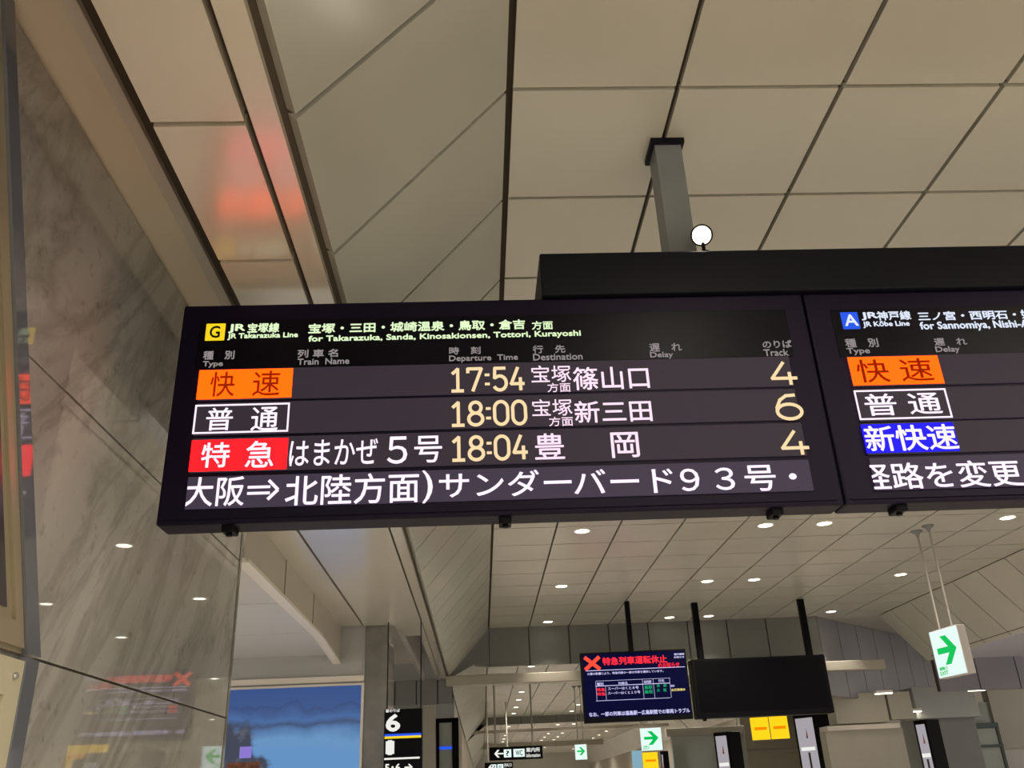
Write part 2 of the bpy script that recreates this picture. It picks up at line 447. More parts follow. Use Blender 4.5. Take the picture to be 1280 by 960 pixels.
# fascias closing each bay, with real seams
def fascia(name, F, cuts, z0, z1, m, foot=None):
    mb = MB()
    for a, b in zip(cuts, cuts[1:]):
        mb.fbox(F, a*H+.012, b*H-.012, z0*H, z1*H, -.10, 0, bevel=.004)
    mb.fbox(F, cuts[0]*H, cuts[-1]*H, z0*H+.01, z1*H-.002, -.14, -.03, mi=1)
    return mb
def bay_end(name, Y, zlow, cuts, m):
    F = Face(0, Y); mb = fascia(name, F, cuts, zlow, 1.0, m)
    q = [P(XL, Y, 1.0), P(SX, Y, SZ), P(XL-.10, Y, zlow+.02), P(XL, Y, zlow)]
    mb.prism([p + Vector((0,.012,0)) for p in q], (0, .3, 0))
    return struct(name, mb, [m, M['joint']])
bay_end('wall_fascia_near', E1, .758, [XL+.262*i for i in range(0, 8)] + [2.249], M['fascia'])
bay_end('wall_fascia_middle', E2, .90, [XL+.5*i for i in range(0, 6)], M['fascia'])
mb = fascia('x', Face(0, E3), [XL+.5*i for i in range(-2, 6)], .90, 1.0, M['beige'])
struct('wall_fascia_far', mb, [M['beige'], M['joint']])
FD = Face(2.249, E1, math.radians(45))
mb = fascia('x', FD, [.30*i for i in range(0, 9)], .50, 1.0, M['fascia_lit_purple'])
struct('wall_fascia_diagonal', mb, [M['fascia_lit_purple'], M['joint']])
mb = fascia('x', Face(0, E1+.03), [RX+.03+.27*i for i in range(0, 6)], .50, .70, M['fascia_lit_purple'])
struct('wall_fascia_right', mb, [M['fascia_lit_purple'], M['joint']])
mb = fascia('x', Face(0, E1), [-.74,-.535,-.40,-.265,-.17], .545, .692, M['fascia'])
struct('wall_fascia_left', mb, [M['fascia'], M['joint']])
# the beige tie beam that crosses the hall under each fascia
mb = MB(); mb.pbox(-.21, 2.62, E1-.06, E1+.03, .645, .705, bevel=.015)
struct('trim_2', mb, M['beige'])
mb = MB(); mb.pbox(-.21, 2.62, E2-.06, E2+.03, .79, .83, bevel=.015)
struct('trim_3', mb, M['beige'])
# walls of the far hall
struct('ceiling_slope_right_middle', slope(E1+1.4, E2, 1), [M['ceil'], M['joint']])
struct('ceiling_slope_right_far', slope(E2+.1, 26, 1), [M['ceil'], M['joint']])
mb = MB(); mb.pbox(RX-.01, RX+.2, 10.85, 27, -.47, SZ+.02); mb.pbox(3.62, 9, 8.6, 8.7, -.47, 1.05); mb.pbox(3.62, 3.7, 8.7, 10.7, -.47, 1.0); struct('wall_far_right', mb, M['beige'])
mb = MB(); mb.pbox(RX-.01, 3.7, 8.2, 10.85, .82, .85); struct('ceiling_ticket_area', mb, M['pale'])
mb = MB(); mb.pbox(-2.2, -.20, 7.3, 7.4, -.47, SZ+.15)
mb.pbox(-2.2, -.19, 3.94, 7.4, SZ+.15, SZ+.18)
struct('wall_shop_left', mb, M['grey_panel'])
mb = MB()
mb.pbox(-.42, -.20, 7.4, 27, -.47, SZ, bevel=.01)
struct('wall_far_left', mb, M['beige'])
mb = MB(); mb.pbox(-2, 8, 26, 26.2, -.47, 1.3); struct('wall_back', mb, M['pale'])
struct('ceiling_slope_left_end', slope(E3+.1, 26, -1), [M['slope'], M['joint']])
struct('ceiling_end_bay', high_ceiling(E3+.1, 27), [M['ceil'], M['joint']])

# ================================================================== the big boards
BY = 1.14
B = Face(0, BY)
def zz(x, y): return B.uv(x, y)[1]
def xx(x, y): return B.uv(x, y)[0]
ZB, ZT = zz(195, 657), zz(228, 382)
GX0, GX1 = -.366*BY*H, .437*BY*H
AX1 = GX1 + (GX1-GX0)
def cell(name, bl, tr, m, parent, w=.004, t=.003):
    (u0, v0), (u1, v1) = B.uv(*bl), B.uv(*tr)
    return MB().fbox(B, u0, u1, v0, v1, w, w+t).build(name, m, parent)
def frame(name, bl, tr, th, m, parent, F=B, w=.004):
    (u0, v0), (u1, v1) = F.uv(*bl), F.uv(*tr); mb = MB()
    mb.fbox(F, u0, u1, v0, v0+th, w, w+.003).fbox(F, u0, u1, v1-th, v1, w, w+.003)
    mb.fbox(F, u0, u0+th, v0+th, v1-th, w, w+.003).fbox(F, u1-th, u1, v0+th, v1-th, w, w+.003)
    return mb.build(name, m, parent)

def board(label, x0, x1, rows, rx0, rx1, lugs, head):
    t = thing('departure_board', label, 'departure board', Vector(((x0+x1)/2, BY*H, EYE+ZB)))
    mb = MB().fbox(B, x0+.004, x1-.004, ZB, ZT, -.16, 0, bevel=.012)
    mb.fbox(B, x0+.03, x1-.03, ZB+.022, ZB+.030, 0, .006)              # lip under the scroll line
    mb.build('housing', M['bezel'], t)
    MB().fbox(B, rx0-.03, rx1+.03, head[0], head[1], -.002, .004, bevel=.0015).build('header_panel', M['bezel_head'], t)
    out = []
    for i, (a, b) in enumerate(rows):
        r = MB().fbox(B, rx0, rx1, a, b, -.004, .008, bevel=.002).build('led_row', M['scroll' if i == 3 else 'screen'], t)
        out.append(r)
    for u in lugs:
        mb = MB().fbox(B, u-.028, u+.028, ZB-.030, ZB+.004, -.115, -.02, bevel=.006)
        mb.tube(B.at(u, ZB-.042, -.06), B.at(u, ZB-.02, -.06), .014, n=16)
        mb.build('mounting_lug', M['black'], t)
    return t, out
W = .010
def ell(cx, cy, rx, ry, a0, a1, n=22):
    return [(cx+rx*math.cos(math.radians(a0+(a1-a0)*i/n)), cy+ry*math.sin(math.radians(a0+(a1-a0)*i/n))) for i in range(n+1)]
DIG = {'1': [[(.05,.80),(.52,1),(.52,0)], [(.0,0),(1,0)]], '7': [[(0,.84),(0,1),(1,1),(.36,0)]],
 '5': [[(.92,1),(.14,1),(.10,.56)] + ell(.5,.32,.5,.32,125,-145)], '4': [[(.55,1),(0,.27),(1,.27)], [(.74,.52),(.74,0)]],
 '8': [ell(.5,.76,.40,.24,0,360), ell(.5,.26,.5,.26,0,360)], '0': [ell(.5,.68,.5,.32,0,180) + ell(.5,.32,.5,.32,180,360) + [(1,.68)]],
 '6': [[(.80,1),(.45,.98),(.18,.80),(.02,.50)] + [(0,.32)] + ell(.5,.31,.5,.31,180,540)], ':': [[(.5,.70),(.5,.71)], [(.5,.28),(.5,.29)]]}
def digits(name, s, bl, tr, m, parent, cells, th=.0078, w=W):
    (u0, v0), (u1, v1) = B.uv(*bl), B.uv(*tr); mb = MB(); u0 += th; u1 -= th; v0 += th; v1 -= th
    for ch, (c0, c1) in zip(s, cells):
        for st in DIG[ch]:
            p = [Vector((u0+(u1-u0)*(c0+(c1-c0)*x), v0+(v1-v0)*y)) for x, y in st]
            r = th*(1.5 if ch == ':' else 1)
            for a, b in zip(p, p[1:]):
                d = (b-a)
                if d.length < 1e-5: continue
                d.normalize(); n = Vector((-d.y, d.x))*r; e = d*r*.5
                mb.prism([B.at(q.x, q.y, w) for q in (a-e-n, b+e-n, b+e+n, a-e+n)], B.n*.003)
    return mb.build(name, m, parent)
CLOCK = [(0,.15),(.22,.41),(.46,.52),(.575,.755),(.825,1)]
rowsG = [(zz(246,501.5), zz(250,463)), (zz(241,545), zz(245,505)), (zz(237,591.5), zz(240,549)), (zz(232,637), zz(235,597))]
rx0, rx1 = -.3335*BY*H, .402*BY*H
G, R = board('long black departure board on the left with yellow G badge and white train times', GX0, GX1, rowsG, rx0, rx1,
             [xx(283,655), xx(632,650)+.0, xx(975,643)], (zz(300,461.5), zz(300,401)))
hp = [c for c in G.children if c.name.startswith('header_panel')][0]
bd = MB().fbox(B, xx(257.5,416), xx(281.5,416), zz(257.5,426.5), zz(257.5,405.5), .003, .007, bevel=.003).build('line_badge', M['sign_yellow'], hp)
text('badge_letter', 'G', B, (262,423.5), (276.5,408.5), M['sign_ink'], hp, w=.008, bold=.012)
S = lambda nm, s, bl, tr, m, par, bold=0.0, w=.006, **k: text(nm, s, B, bl, tr, M[m], par, w=w, bold=bold, **k)
S('line_name', 'JR', (285.5,417.3), (307.5,405.8), 'sign_white', hp, .028)
S('line_name', '宝塚線', (309.5,417), (350,404.3), 'sign_white', hp, .022)
S('line_name_english', 'JR Takarazuka Line', (284.5,426), (373,416), 'sign_white', hp, .022)
S('destinations', '宝塚・三田・城崎温泉・鳥取・倉吉', (385.5,418), (656,400), 'sign_white', hp, .022)
S('destinations_suffix', '方面', (665,413), (690.5,402), 'sign_white', hp, .015)
S('destinations_english', 'for Takarazuka, Sanda, Kinosakionsen, Tottori, Kurayoshi', (385.5,430), (725.5,413.5), 'sign_white', hp, .022)
for s, bl, tr in (('種　別',(254,450.5),(294,439)),('Type',(253.5,460.7),(279.5,452)),('列 車 名',(372,448),(423,437)),('Train  Name',(372,457),(437,448)),
                  ('時　刻',(561.5,444),(600.5,434)),('Departure  Time',(561.5,454.5),(647,443.5)),('行　先',(666,442.5),(706,432)),('Destination',(666.5,451.5),(727.5,442)),
                  ('遅　れ',(812,440.5),(851,429.5)),('Delay',(813,449.7),(840.5,440.5)),('のりば',(953.5,436),(988,426)),('Track',(955,446),(984,437))):
    S('column_heading', s, bl, tr, 'grey_print_glow', hp, .010)
r1, r2, r3, r4 = R
cell('type_box', (246,500.5), (367,461.5), M['orange_led'], r1, w=.009)
S('type_text', '快', (262,497.5), (296,466), 'maroon', r1, .004, w=.0125)
S('type_text', '速', (315.5,496.5), (352,464.5), 'maroon', r1, .004, w=.0125)
digits('departure_time', '17:54', (563.5,492), (655.5,459), M['amber_led'], r1, CLOCK)
S('via_text', '宝塚', (664.5,479.5), (712.5,457.5), 'pink_led', r1, .0, w=W)
S('via_text', '方面', (684.5,491.5), (712.5,479.5), 'pink_led', r1, .0, w=W)
S('destination', '篠山口', (717,489), (809,458.5), 'pink_led', r1, .008, w=W)
digits('track_number', '4', (964,483.5), (992.5,452.5), M['amber_led'], r1, [(0,1)])
frame('type_box', (241,543.5), (363,504.5), .0075, M['white_led'], r2, w=.009)
S('type_text', '普', (257,539.5), (293,510.5), 'white_led', r2, .005, w=W)
S('type_text', '通', (313.5,540), (349.5,509.5), 'white_led', r2, .005, w=W)
digits('departure_time', '18:00', (564,535), (658,500.5), M['amber_led'], r2, CLOCK)
S('via_text', '宝塚', (665.5,521.5), (714,499.5), 'pink_led', r2, .0, w=W)
S('via_text', '方面', (686.5,534), (715.5,521.8), 'pink_led', r2, .0, w=W)
S('destination', '新三田', (719,530), (812.5,500.5), 'pink_led', r2, .008, w=W)
digits('track_number', '6', (971,527), (999,493), M['amber_led'], r2, [(0,1)])
cell('type_box', (236.5,590.5), (361,548.5), M['red_led'], r3, w=.009)
S('type_text', '特', (251,586), (289.5,554), 'white_led', r3, .008, w=.0125)
S('type_text', '急', (306.5,586), (344.5,552), 'white_led', r3, .008, w=.0125)
S('train_name', 'はまかぜ', (361.5,584), (473,549), 'white_led', r3, .004, w=W)
S('train_name', '５', (484,581), (509.5,546.5), 'white_led', r3, .004, w=W)
S('train_name', '号', (518,579.5), (552.5,545.5), 'white_led', r3, .004, w=W)
digits('departure_time', '18:04', (564.5,578.5), (659.5,543.5), M['amber_led'], r3, CLOCK)
S('destination', '豊', (669,575.5), (704,542.5), 'pink_led', r3, .008, w=W)
S('destination', '岡', (765,573.5), (796.5,541), 'pink_led', r3, .008, w=W)
digits('track_number', '4', (977,571), (1007,538), M['amber_led'], r3, [(0,1)])
for s_, bl, tr in (('大阪', (229,635), (308,596)), ('北陸方面', (356,633.5), (524,591)), (')', (528,630), (541,589)), ('サンダー', (549,624), (713,587)),
                   ('バード', (718,620), (839,585)), ('９３号', (852,617.5), (966,582)), ('・', (986,600.5), (994,592.5))):
    S('scrolling_message', s_, bl, tr, 'white_led', r4, .007 if s_ != '・' else 0, w=W, clip=rx0+.004)
mb = MB(); (u0, v0), (u1, v1) = B.uv(309,626), B.uv(349,601); vm = (v0+v1)/2; q_ = (v1-v0)*.16
for sg in (1, -1):
    mb.fbox(B, u0, u0+(u1-u0)*.74, vm+sg*q_-.006, vm+sg*q_+.006, W, W+.003)
    for a_, b_ in (((u1-(u1-u0)*.32, vm+sg*(v1-v0)/2), (u1, vm)),):
        a_ = Vector(a_); b_ = Vector(b_); n_ = Vector((-(b_-a_).y, (b_-a_).x)).normalized()*.007
        mb.prism([B.at(p_.x, p_.y, W) for p_ in (a_-n_, b_-n_, b_+n_, a_+n_)], B.n*.003)
mb.build('scrolling_arrow', M['white_led'], r4)

rowsA = [(zz(1066,484), zz(1059,446.5)), (zz(1074,527.5), zz(1068,487.5)), (zz(1082.5,569), zz(1076,530)), (zz(1091,613.5), zz(1085,573))]
ax0 = xx(1062, 466); ax1 = AX1 - (GX1-rx1)
A, R = board('long black departure board on the right with blue A badge, cut by the photo edge', GX1, AX1, rowsA, ax0, ax1,
             [xx(1132,641), xx(1132,641)+1.35], (zz(1100,445.5), zz(1100,386)))
hp = [c for c in A.children if c.name.startswith('header_panel')][0]
MB().fbox(B, xx(1051.5,401), xx(1073,401), zz(1060,412), zz(1060,391), .003, .007, bevel=.003).build('line_badge', M['sign_blue'], hp)
text('badge_letter', 'A', B, (1056,408.5), (1069.5,394), M['sign_white_cool'], hp, w=.008, bold=.015)
S('line_name', 'JR', (1077,401.3), (1095,391), 'sign_white_cool', hp, .026)
S('line_name', '神戸線', (1097,401.3), (1136,389.3), 'sign_white_cool', hp, .018)
S('line_name_english', 'JR Kōbe Line', (1079,411), (1135,401.5), 'sign_white_cool', hp, .018)
S('destinations', '三ノ宮・西明石・姫路', (1148,402), (1305,387.5), 'sign_white_cool', hp, .018)
S('destinations_english', 'for Sannomiya, Nishi-Akashi, Himeji', (1151,415.5), (1356,399), 'sign_white_cool', hp, .018)
for s, bl, tr in (('種　別',(1057,435.3),(1095.5,423.5)),('Type',(1059,445),(1085.5,435.5)),('遅　れ',(1168,433),(1206,423)),('Delay',(1170,443),(1197.5,433.5))):
    S('column_heading', s, bl, tr, 'grey_print_glow', hp, .010)
r1, r2, r3, r4 = R
cell('type_box', (1066,483), (1170,445.5), M['orange_led'], r1, w=.009)
S('type_text', '快', (1073,480), (1106,450.5), 'maroon', r1, .004, w=.0125)
S('type_text', '速', (1127,478), (1160,449), 'maroon', r1, .004, w=.0125)
frame('type_box', (1074,526), (1180,486.5), .0075, M['white_led'], r2, w=.009)
S('type_text', '普', (1083,521), (1116,493), 'white_led', r2, .005, w=W)
S('type_text', '通', (1137.5,519), (1171,492), 'white_led', r2, .005, w=W)
cell('type_box', (1082.5,567.5), (1189,529), M['blue_led'], r3, w=.009)
S('type_text', '新快速', (1083.5,566), (1190,531), 'white_led', r3, .010, w=.0125)
S('scrolling_message', '経路を変更', (1075,614), (1270,575), 'white_led', r4, .008, w=W, clip=xx(1089,598))

# header box and post that carry the boards
hb = thing('board_hanger', 'blue black box beam on grey square ceiling post above the departure boards', 'board support', P(.37, 1.21, .74))
hx0 = .0935*1.135*H
zt = zz(675,318)*1.135/BY
MB().box((hx0, 1.132*H, EYE+ZT+.004), (AX1-.3, 1.30*H, EYE+zt), bevel=.008).build('box_beam', M['header'], hb)
px0, px1 = .3185, .3635
MB().pbox(px0, px1, 1.188, 1.236, zt/H, .995, bevel=.0015).build('post', M['post'], hb)
mb = MB().pbox(px0-.007, px1+.005, 1.181, 1.243, .990, 1.0, bevel=.001)
mb.build('ceiling_flange', M['header'], hb)
px2 = px0+1.0
MB().pbox(px2, px2+.045, 1.188, 1.236, zt/H, .995, bevel=.0015).build('post', M['post'], hb)
MB().pbox(px2-.007, px2+.05, 1.181, 1.243, .990, 1.0, bevel=.001).build('ceiling_flange', M['header'], hb)

# spotlight on the box beam, right beside the post
sp = cam.location + ray(877, 294)*(1.143*H/ray(877, 294).y)
sl = thing('spotlight', 'small bright spotlight shining on top of the box beam, right beside the grey post', 'spotlight', Vector((sp.x, sp.y, EYE+zt)))
ax = (cam.location + Vector((.3,0,-.2)) - sp).normalized()
mb = MB().lathe(sp, [(0,-.10),(.032,-.10),(.045,-.07),(.058,.0),(.058,.012),(.050,.012),(.048,.002)], axis=ax)
mb.build('lamp_head', M['black'], sl)
MB().lathe(sp, [(.049,.001),(.047,.012),(.03,.021),(0,.024)], axis=ax).build('lens', M['spot_lens'], sl)
mb = MB().tube((sp.x, sp.y, EYE+zt), (sp.x, sp.y, sp.z-.05), .010, n=12)
mb.tube((sp.x, sp.y, EYE+zt), (sp.x, sp.y, EYE+zt+.008), .03, n=20)
mb.build('bracket', M['black'], sl)
ld = bpy.data.lights.new('spotlight_beam', 'SPOT'); ld.energy = 15; ld.color = (1,.9,.72); ld.spot_size = math.radians(110); ld.spot_blend = .8; ld.shadow_soft_size = .05
lo = bpy.data.objects.new('spotlight_beam', ld); COL.objects.link(lo); lo.parent = sl
lo.location = sp + ax*.05 - sl.location; lo.rotation_euler = (-ax).to_track_quat('Z','Y').to_euler()

# ================================================================== downlights
ordinal = ['first','second','third','fourth','fifth','sixth','seventh','eighth','ninth']
proto = None
def downlight(x, y, z, label, group, lamp, spread=150):
    global proto
    c = P(x, y, z)
    if proto is None:
        t = thing('downlight', label, 'ceiling light', c, group)
        MB().lathe(c, [(.112,-.01),(.128,.0),(.126,.006),(.108,.008),(.100,.003),(.100,-.01)]).build('trim_ring', M['ring'], t)
        MB().lathe(c, [(.1,-.006),(.1,.003),(.06,.009),(0,.011)]).build('lens', M['lens'], t)
        proto = t
    else:
        t = proto.copy(); COL.objects.link(t); t.location = c; t['label'] = label; t['group'] = group
        for ch in proto.children:
            if ch.type != 'MESH': continue
            k = ch.copy(); COL.objects.link(k); k.parent = t
    if lamp:
        d = bpy.data.lights.new('downlight_beam', 'SPOT'); d.energy = LAMP_W*lamp; d.color = (1,.91,.78)
        d.spot_size = math.radians(spread); d.spot_blend = .6; d.shadow_soft_size = .1
        o = bpy.data.objects.new('downlight_beam', d); COL.objects.link(o); o.parent = t; o.location = (0,0,-.03)
cols = [.448, 1.232, 1.487, 2.29]
cn = ['leftmost column', 'second column from the left', 'third column from the left', 'rightmost column']
for j, y in enumerate((3.65, 4.73, 5.79)):
    rn = ['nearest visible row', 'middle visible row', 'row beside the fascia'][j]
    for i, x in enumerate(cols):
        downlight(x, y, 1.0, f'round downlight in the near high ceiling, {rn}, {cn[i]}', 'downlights of the near high ceiling', (1, 1, .6)[j], (150, 150, 80)[j])
for y in (-1.2, -2.2, .1):
    for i, x in enumerate(cols):
        pass
for j, y in enumerate((7.93, 9.97, 10.8, 11.75, 12.65)):
    for i, x in enumerate(cols):
        downlight(x, y, 1.0, f'round downlight beyond the tie beam, {ordinal[j]} row, {cn[i]}', 'downlights of the middle bay', 1.3 if j in (0,2,4) else 0)
for j, y in enumerate((14.0, 15.1, 16.2, 17.3, 18.4, 19.4)):
    for i, x in enumerate(cols):
        downlight(x, y, 1.0, f'tiny far downlight past the second fascia, {ordinal[j]} row, {cn[i]}', 'downlights of the far bay', 1.8 if j in (1,4) else 0)
for j, y in enumerate((21.0, 22.4, 23.8)):
    for i, x in enumerate(cols):
        downlight(x, y, 1.0, f'tiny farthest downlight near the end wall, {ordinal[j]} row, {cn[i]}', 'downlights of the end bay', 0)
# the hall's own lamps behind and beside the photographer: the same grid carried on, plus far rows added to brighten the end bay
for y, k, c in ((-1.7, 2.7, (1,.88,.67)), (-.63, 2.7, (1,.88,.67)), (.44, 1.2, (1,.89,.72)), (2.58, .9, (1,.92,.79)), (21.5, 2.2, (1,.93,.8)), (24.5, 2.2, (1,.93,.8))):
    for x in cols:
        d = bpy.data.lights.new('hall_lamp', 'SPOT'); d.energy = LAMP_W*k; d.color = c
        d.spot_size = math.radians(150); d.spot_blend = .6; d.shadow_soft_size = .22
        o = bpy.data.objects.new('hall_lamp', d); COL.objects.link(o); o.location = P(x, y, .99)
for y in (-.25, -1.2, -2.1):           # unseen warm lamps added behind the photographer to brighten the left side
    d = bpy.data.lights.new('soffit_fill_lamp', 'SPOT'); d.energy = LAMP_W*1.5; d.color = (1,.86,.62)
    d.spot_size = math.radians(165); d.spot_blend = .5; d.shadow_soft_size = .12
    o = bpy.data.objects.new('soffit_fill_lamp', d); COL.objects.link(o); o.location = P(-.29, y, SZ-.006)
d = bpy.data.lights.new('side_bay_fill_lamp', 'SPOT'); d.energy = LAMP_W*4.0; d.color = (1,.95,.87); d.spot_size = math.radians(150); d.spot_blend = .6; d.shadow_soft_size = .1  # unseen lamp added to brighten the side bay
o = bpy.data.objects.new('side_bay_fill_lamp', d); COL.objects.link(o); o.location = P(-1.3, 2.7, .56)

# ================================================================== hanging displays
TF = Face(.89, 5.2, math.radians(-2))
tv = thing('information_display', 'hanging screen with a red cross and red notice text on navy', 'display', TF.at(0, TF.uv(795,900)[1]))
u0 = TF.uv(729,860)[0]; u1 = TF.uv(860.5,855)[0]; v0 = TF.uv(796,900)[1]; v1 = TF.uv(791,815)[1]
MB().fbox(TF, u0-.02, u1+.02, v0-.02, v1+.02, -.14, 0, bevel=.012).build('housing', M['black'], tv)
scn = MB().fbox(TF, u0+.02, u1-.01, v0+.07, v1-.01, -.002, .004).build('screen', M['tv'], tv)
c = P(.868, 5.215, 1.0)
mb = MB().box((c.x-.045, TF.o.y-.02, EYE+v1-.02), (c.x+.045, TF.o.y+.09, EYE+H-.004), bevel=.008); mb.build('post', M['black'], tv)
T = lambda s, bl, tr, m, bold=.0, nm='screen_text': text(nm, s, TF, bl, tr, M[m], scn, w=.007, bold=bold)
# the red cross: two crossed bars
(a0,b0),(a1,b1) = TF.uv(731.5,837.5), TF.uv(749,821)
mb = MB(); th = .035
for sgn in (1,-1):
    d = Vector((a1-a0, sgn*(b1-b0))).normalized(); n = Vector((-d.y, d.x)); c0 = Vector(((a0+a1)/2, (b0+b1)/2)); L = math.hypot(a1-a0, b1-b0)/2
    pts = [c0-d*L-n*th, c0+d*L-n*th, c0+d*L+n*th, c0-d*L+n*th]
    mb.prism([TF.at(p.x, p.y, .007) for p in pts], TF.n*(.004+.001*sgn))
mb.build('red_cross', M['tv_xred'], scn)
T('特急列車運転休止', (753.5,832), (833,818.5), 'tv_red', .03)
T('のお知らせ', (823,835), (849,827.5), 'tv_red', .02)
T('運行情報', (842.5,819.3), (855,816.2), 'tv_white', .03); T('お知らせ', (842.5,823), (855,819.8), 'tv_white', .03)
T('大雪の影響により、特急列車の一部の列車を運休しています。', (734,844.3), (829,837), 'tv_white', .02)
T('なお、一部の列車は福島駅ー広島駅間での車両トラブル', (736.5,896.3), (862,885), 'tv_white', .03)
for s, bl, tr, m in (('種別',(746,857.3),(754,853),'tv_white'),('列車名',(773,856),(784,852),'tv_white'),('始発駅',(805,854.2),(814,850.3),'tv_white'),('行先',(823,853),(830,849),'tv_white'),
        ('特急',(746,864.6),(756,859.8),'tv_red'),('特急',(746.5,869.8),(756.5,865.2),'tv_red'),('スーパーはくと８号',(760,863),(798,857.5),'tv_white'),('スーパーはくと１０号',(760,868.5),(800,863.2),'tv_white'),
        ('鳥取',(805.5,861.7),(815.5,856.5),'tv_green'),('鳥取',(805.5,867.3),(816,862.2),'tv_green'),('京　都',(821,859.2),(833,855),'tv_green'),('大　阪',(821,865),(833,860.5),'tv_green'),
        ('運休',(838.5,858.8),(843,855.8),'tv_white'),('全区間運休',(839,864),(856.5,860.2),'tv_yellow')):
    T(s, bl, tr, m, .02)
def tvline(p, q, th, m='tv_white'):
    (a, b), (c, d) = TF.uv(*p), TF.uv(*q); mb = MB()
    if abs(c-a) > abs(d-b): mb.fbox(TF, min(a,c), max(a,c), (b+d)/2-th, (b+d)/2+th, .005, .007)
    else: mb.fbox(TF, (a+c)/2-th, (a+c)/2+th, min(b,d), max(b,d), .005, .007)
    mb.build('screen_rule', M[m], scn)
tvline((732,839.3), (856,833), .006); tvline((744.5,851.5), (837.5,847.5), .003); tvline((744.5,858), (837.5,853.6), .006); tvline((745,876.8), (838,871.7), .004)
for x, yt, yb in ((745,852,877),(757,858,876),(803.5,849,874),(817,848.5,873.5),(837.5,847.5,872)): tvline((x,yt), (x+.9,yb), .003)

KF = Face(0, 5.25)
u0, v0 = KF.uv(871,898); u1, v1 = KF.uv(1029,818)
u1b = KF.uv(1045,890)[0]; u0 = KF.uv(868,860)[0]; u1 = (u1+u1b)/2
bt = thing('blank_display', 'wide switched off black display hanging on two posts right of the red notice screen', 'display', KF.at((u0+u1)/2, v0))
MB().fbox(KF, u0, u1, v0, v1, -.34, 0, bevel=.012).build('housing', M['black'], bt)
MB().fbox(KF, u0+.06, u1-.06, v0+.10, v1-.05, -.002, .004).build('screen', M['tv_off'], bt)
for (x, y) in ((866,755), (998,750)):
    c = P(*[q for q in ((1.291,5.362,1.0) if x < 900 else (1.933,5.354,1.0))])
    MB().box((c.x-.06, 5.33*H-.06, EYE+v1-.02), (c.x+.06, 5.33*H+.06, EYE+H-.004), bevel=.01).build('post', M['black'], bt)
MB().fbox(KF, KF.uv(882,899)[0]-.03, KF.uv(882,899)[0]+.03, v0-.05, v0+.01, -.12, -.02, bevel=.006).build('receiver', M['black'], bt)

# ================================================================== evacuation signs
def exit_sign(label, X, Y, zc, w, h, yaw, rod_top, d=.16):
    F = Face(X, Y, yaw); zc *= H
    t = thing('exit_sign', label, 'exit sign', F.at(0, zc-h/2), 'hanging green arrow exit signs')
    MB().fbox(F, -w/2, w/2, zc-h/2, zc+h/2, -d, 0, bevel=.008).build('case', M['sign_box'], t)
    MB().fbox(F, -w/2+.012, w/2-.012, zc-h/2+.012, zc+h/2-.012, -.001, .004).build('face_panel', M['exit_face'], t)
    s = min(w, h)*.9
    A = [(-.36,-.07),(.08,-.07),(-.16,-.33),(.06,-.33),(.38,0),(.06,.33),(-.16,.33),(.08,.07),(-.36,.07)]
    cz = zc + h*.05
    mb = MB().prism([F.at(x*s, cz+y*s, .0045) for x, y in A], F.n*.003); mb.build('arrow', M['exit_green'], t)
    if w > .5:
        text('caption', 'EXIT', F, None, None, M['exit_green'], t, w=.005, rect=((-w*.40, zc-h*.44), (-w*.12, zc-h*.36)), bold=.02)
        text('caption', '避難口', F, None, None, M['exit_green'], t, w=.005, rect=((-w*.40, zc-h*.34), (-w*.12, zc-h*.27)), bold=.02)
    for u in (-w*.22, w*.22):
        MB().tube(F.at(u, zc+h/2-.01, -d/2), F.at(u, rod_top*H-.03, -d/2), .013, n=12).build('rod', M['rod'], t)
    mb = MB()
    for u in (-w*.22, w*.22):
        c = F.at(u, rod_top*H, -d/2)
        mb.lathe(c, [(0,0),(.085,0),(.085,.012),(.03,.05),(.016,.10),(0,.10)])
    mb.build('ceiling_rose', M['post'], t)
    return t
exit_sign('largest green arrow exit sign hanging on two rods at right', 1.955, 3.78, .470, .66, .66, math.radians(-82), 1.0, .13)
exit_sign('green arrow exit sign hanging below the red notice screen', 1.862, 10.4, .500, .80, .80, math.radians(-14), 1.0)
exit_sign('smallest green arrow exit sign, far off left of the notice screen', 1.0, 9.6, .37, .42, .5, math.radians(-8), 1.0)

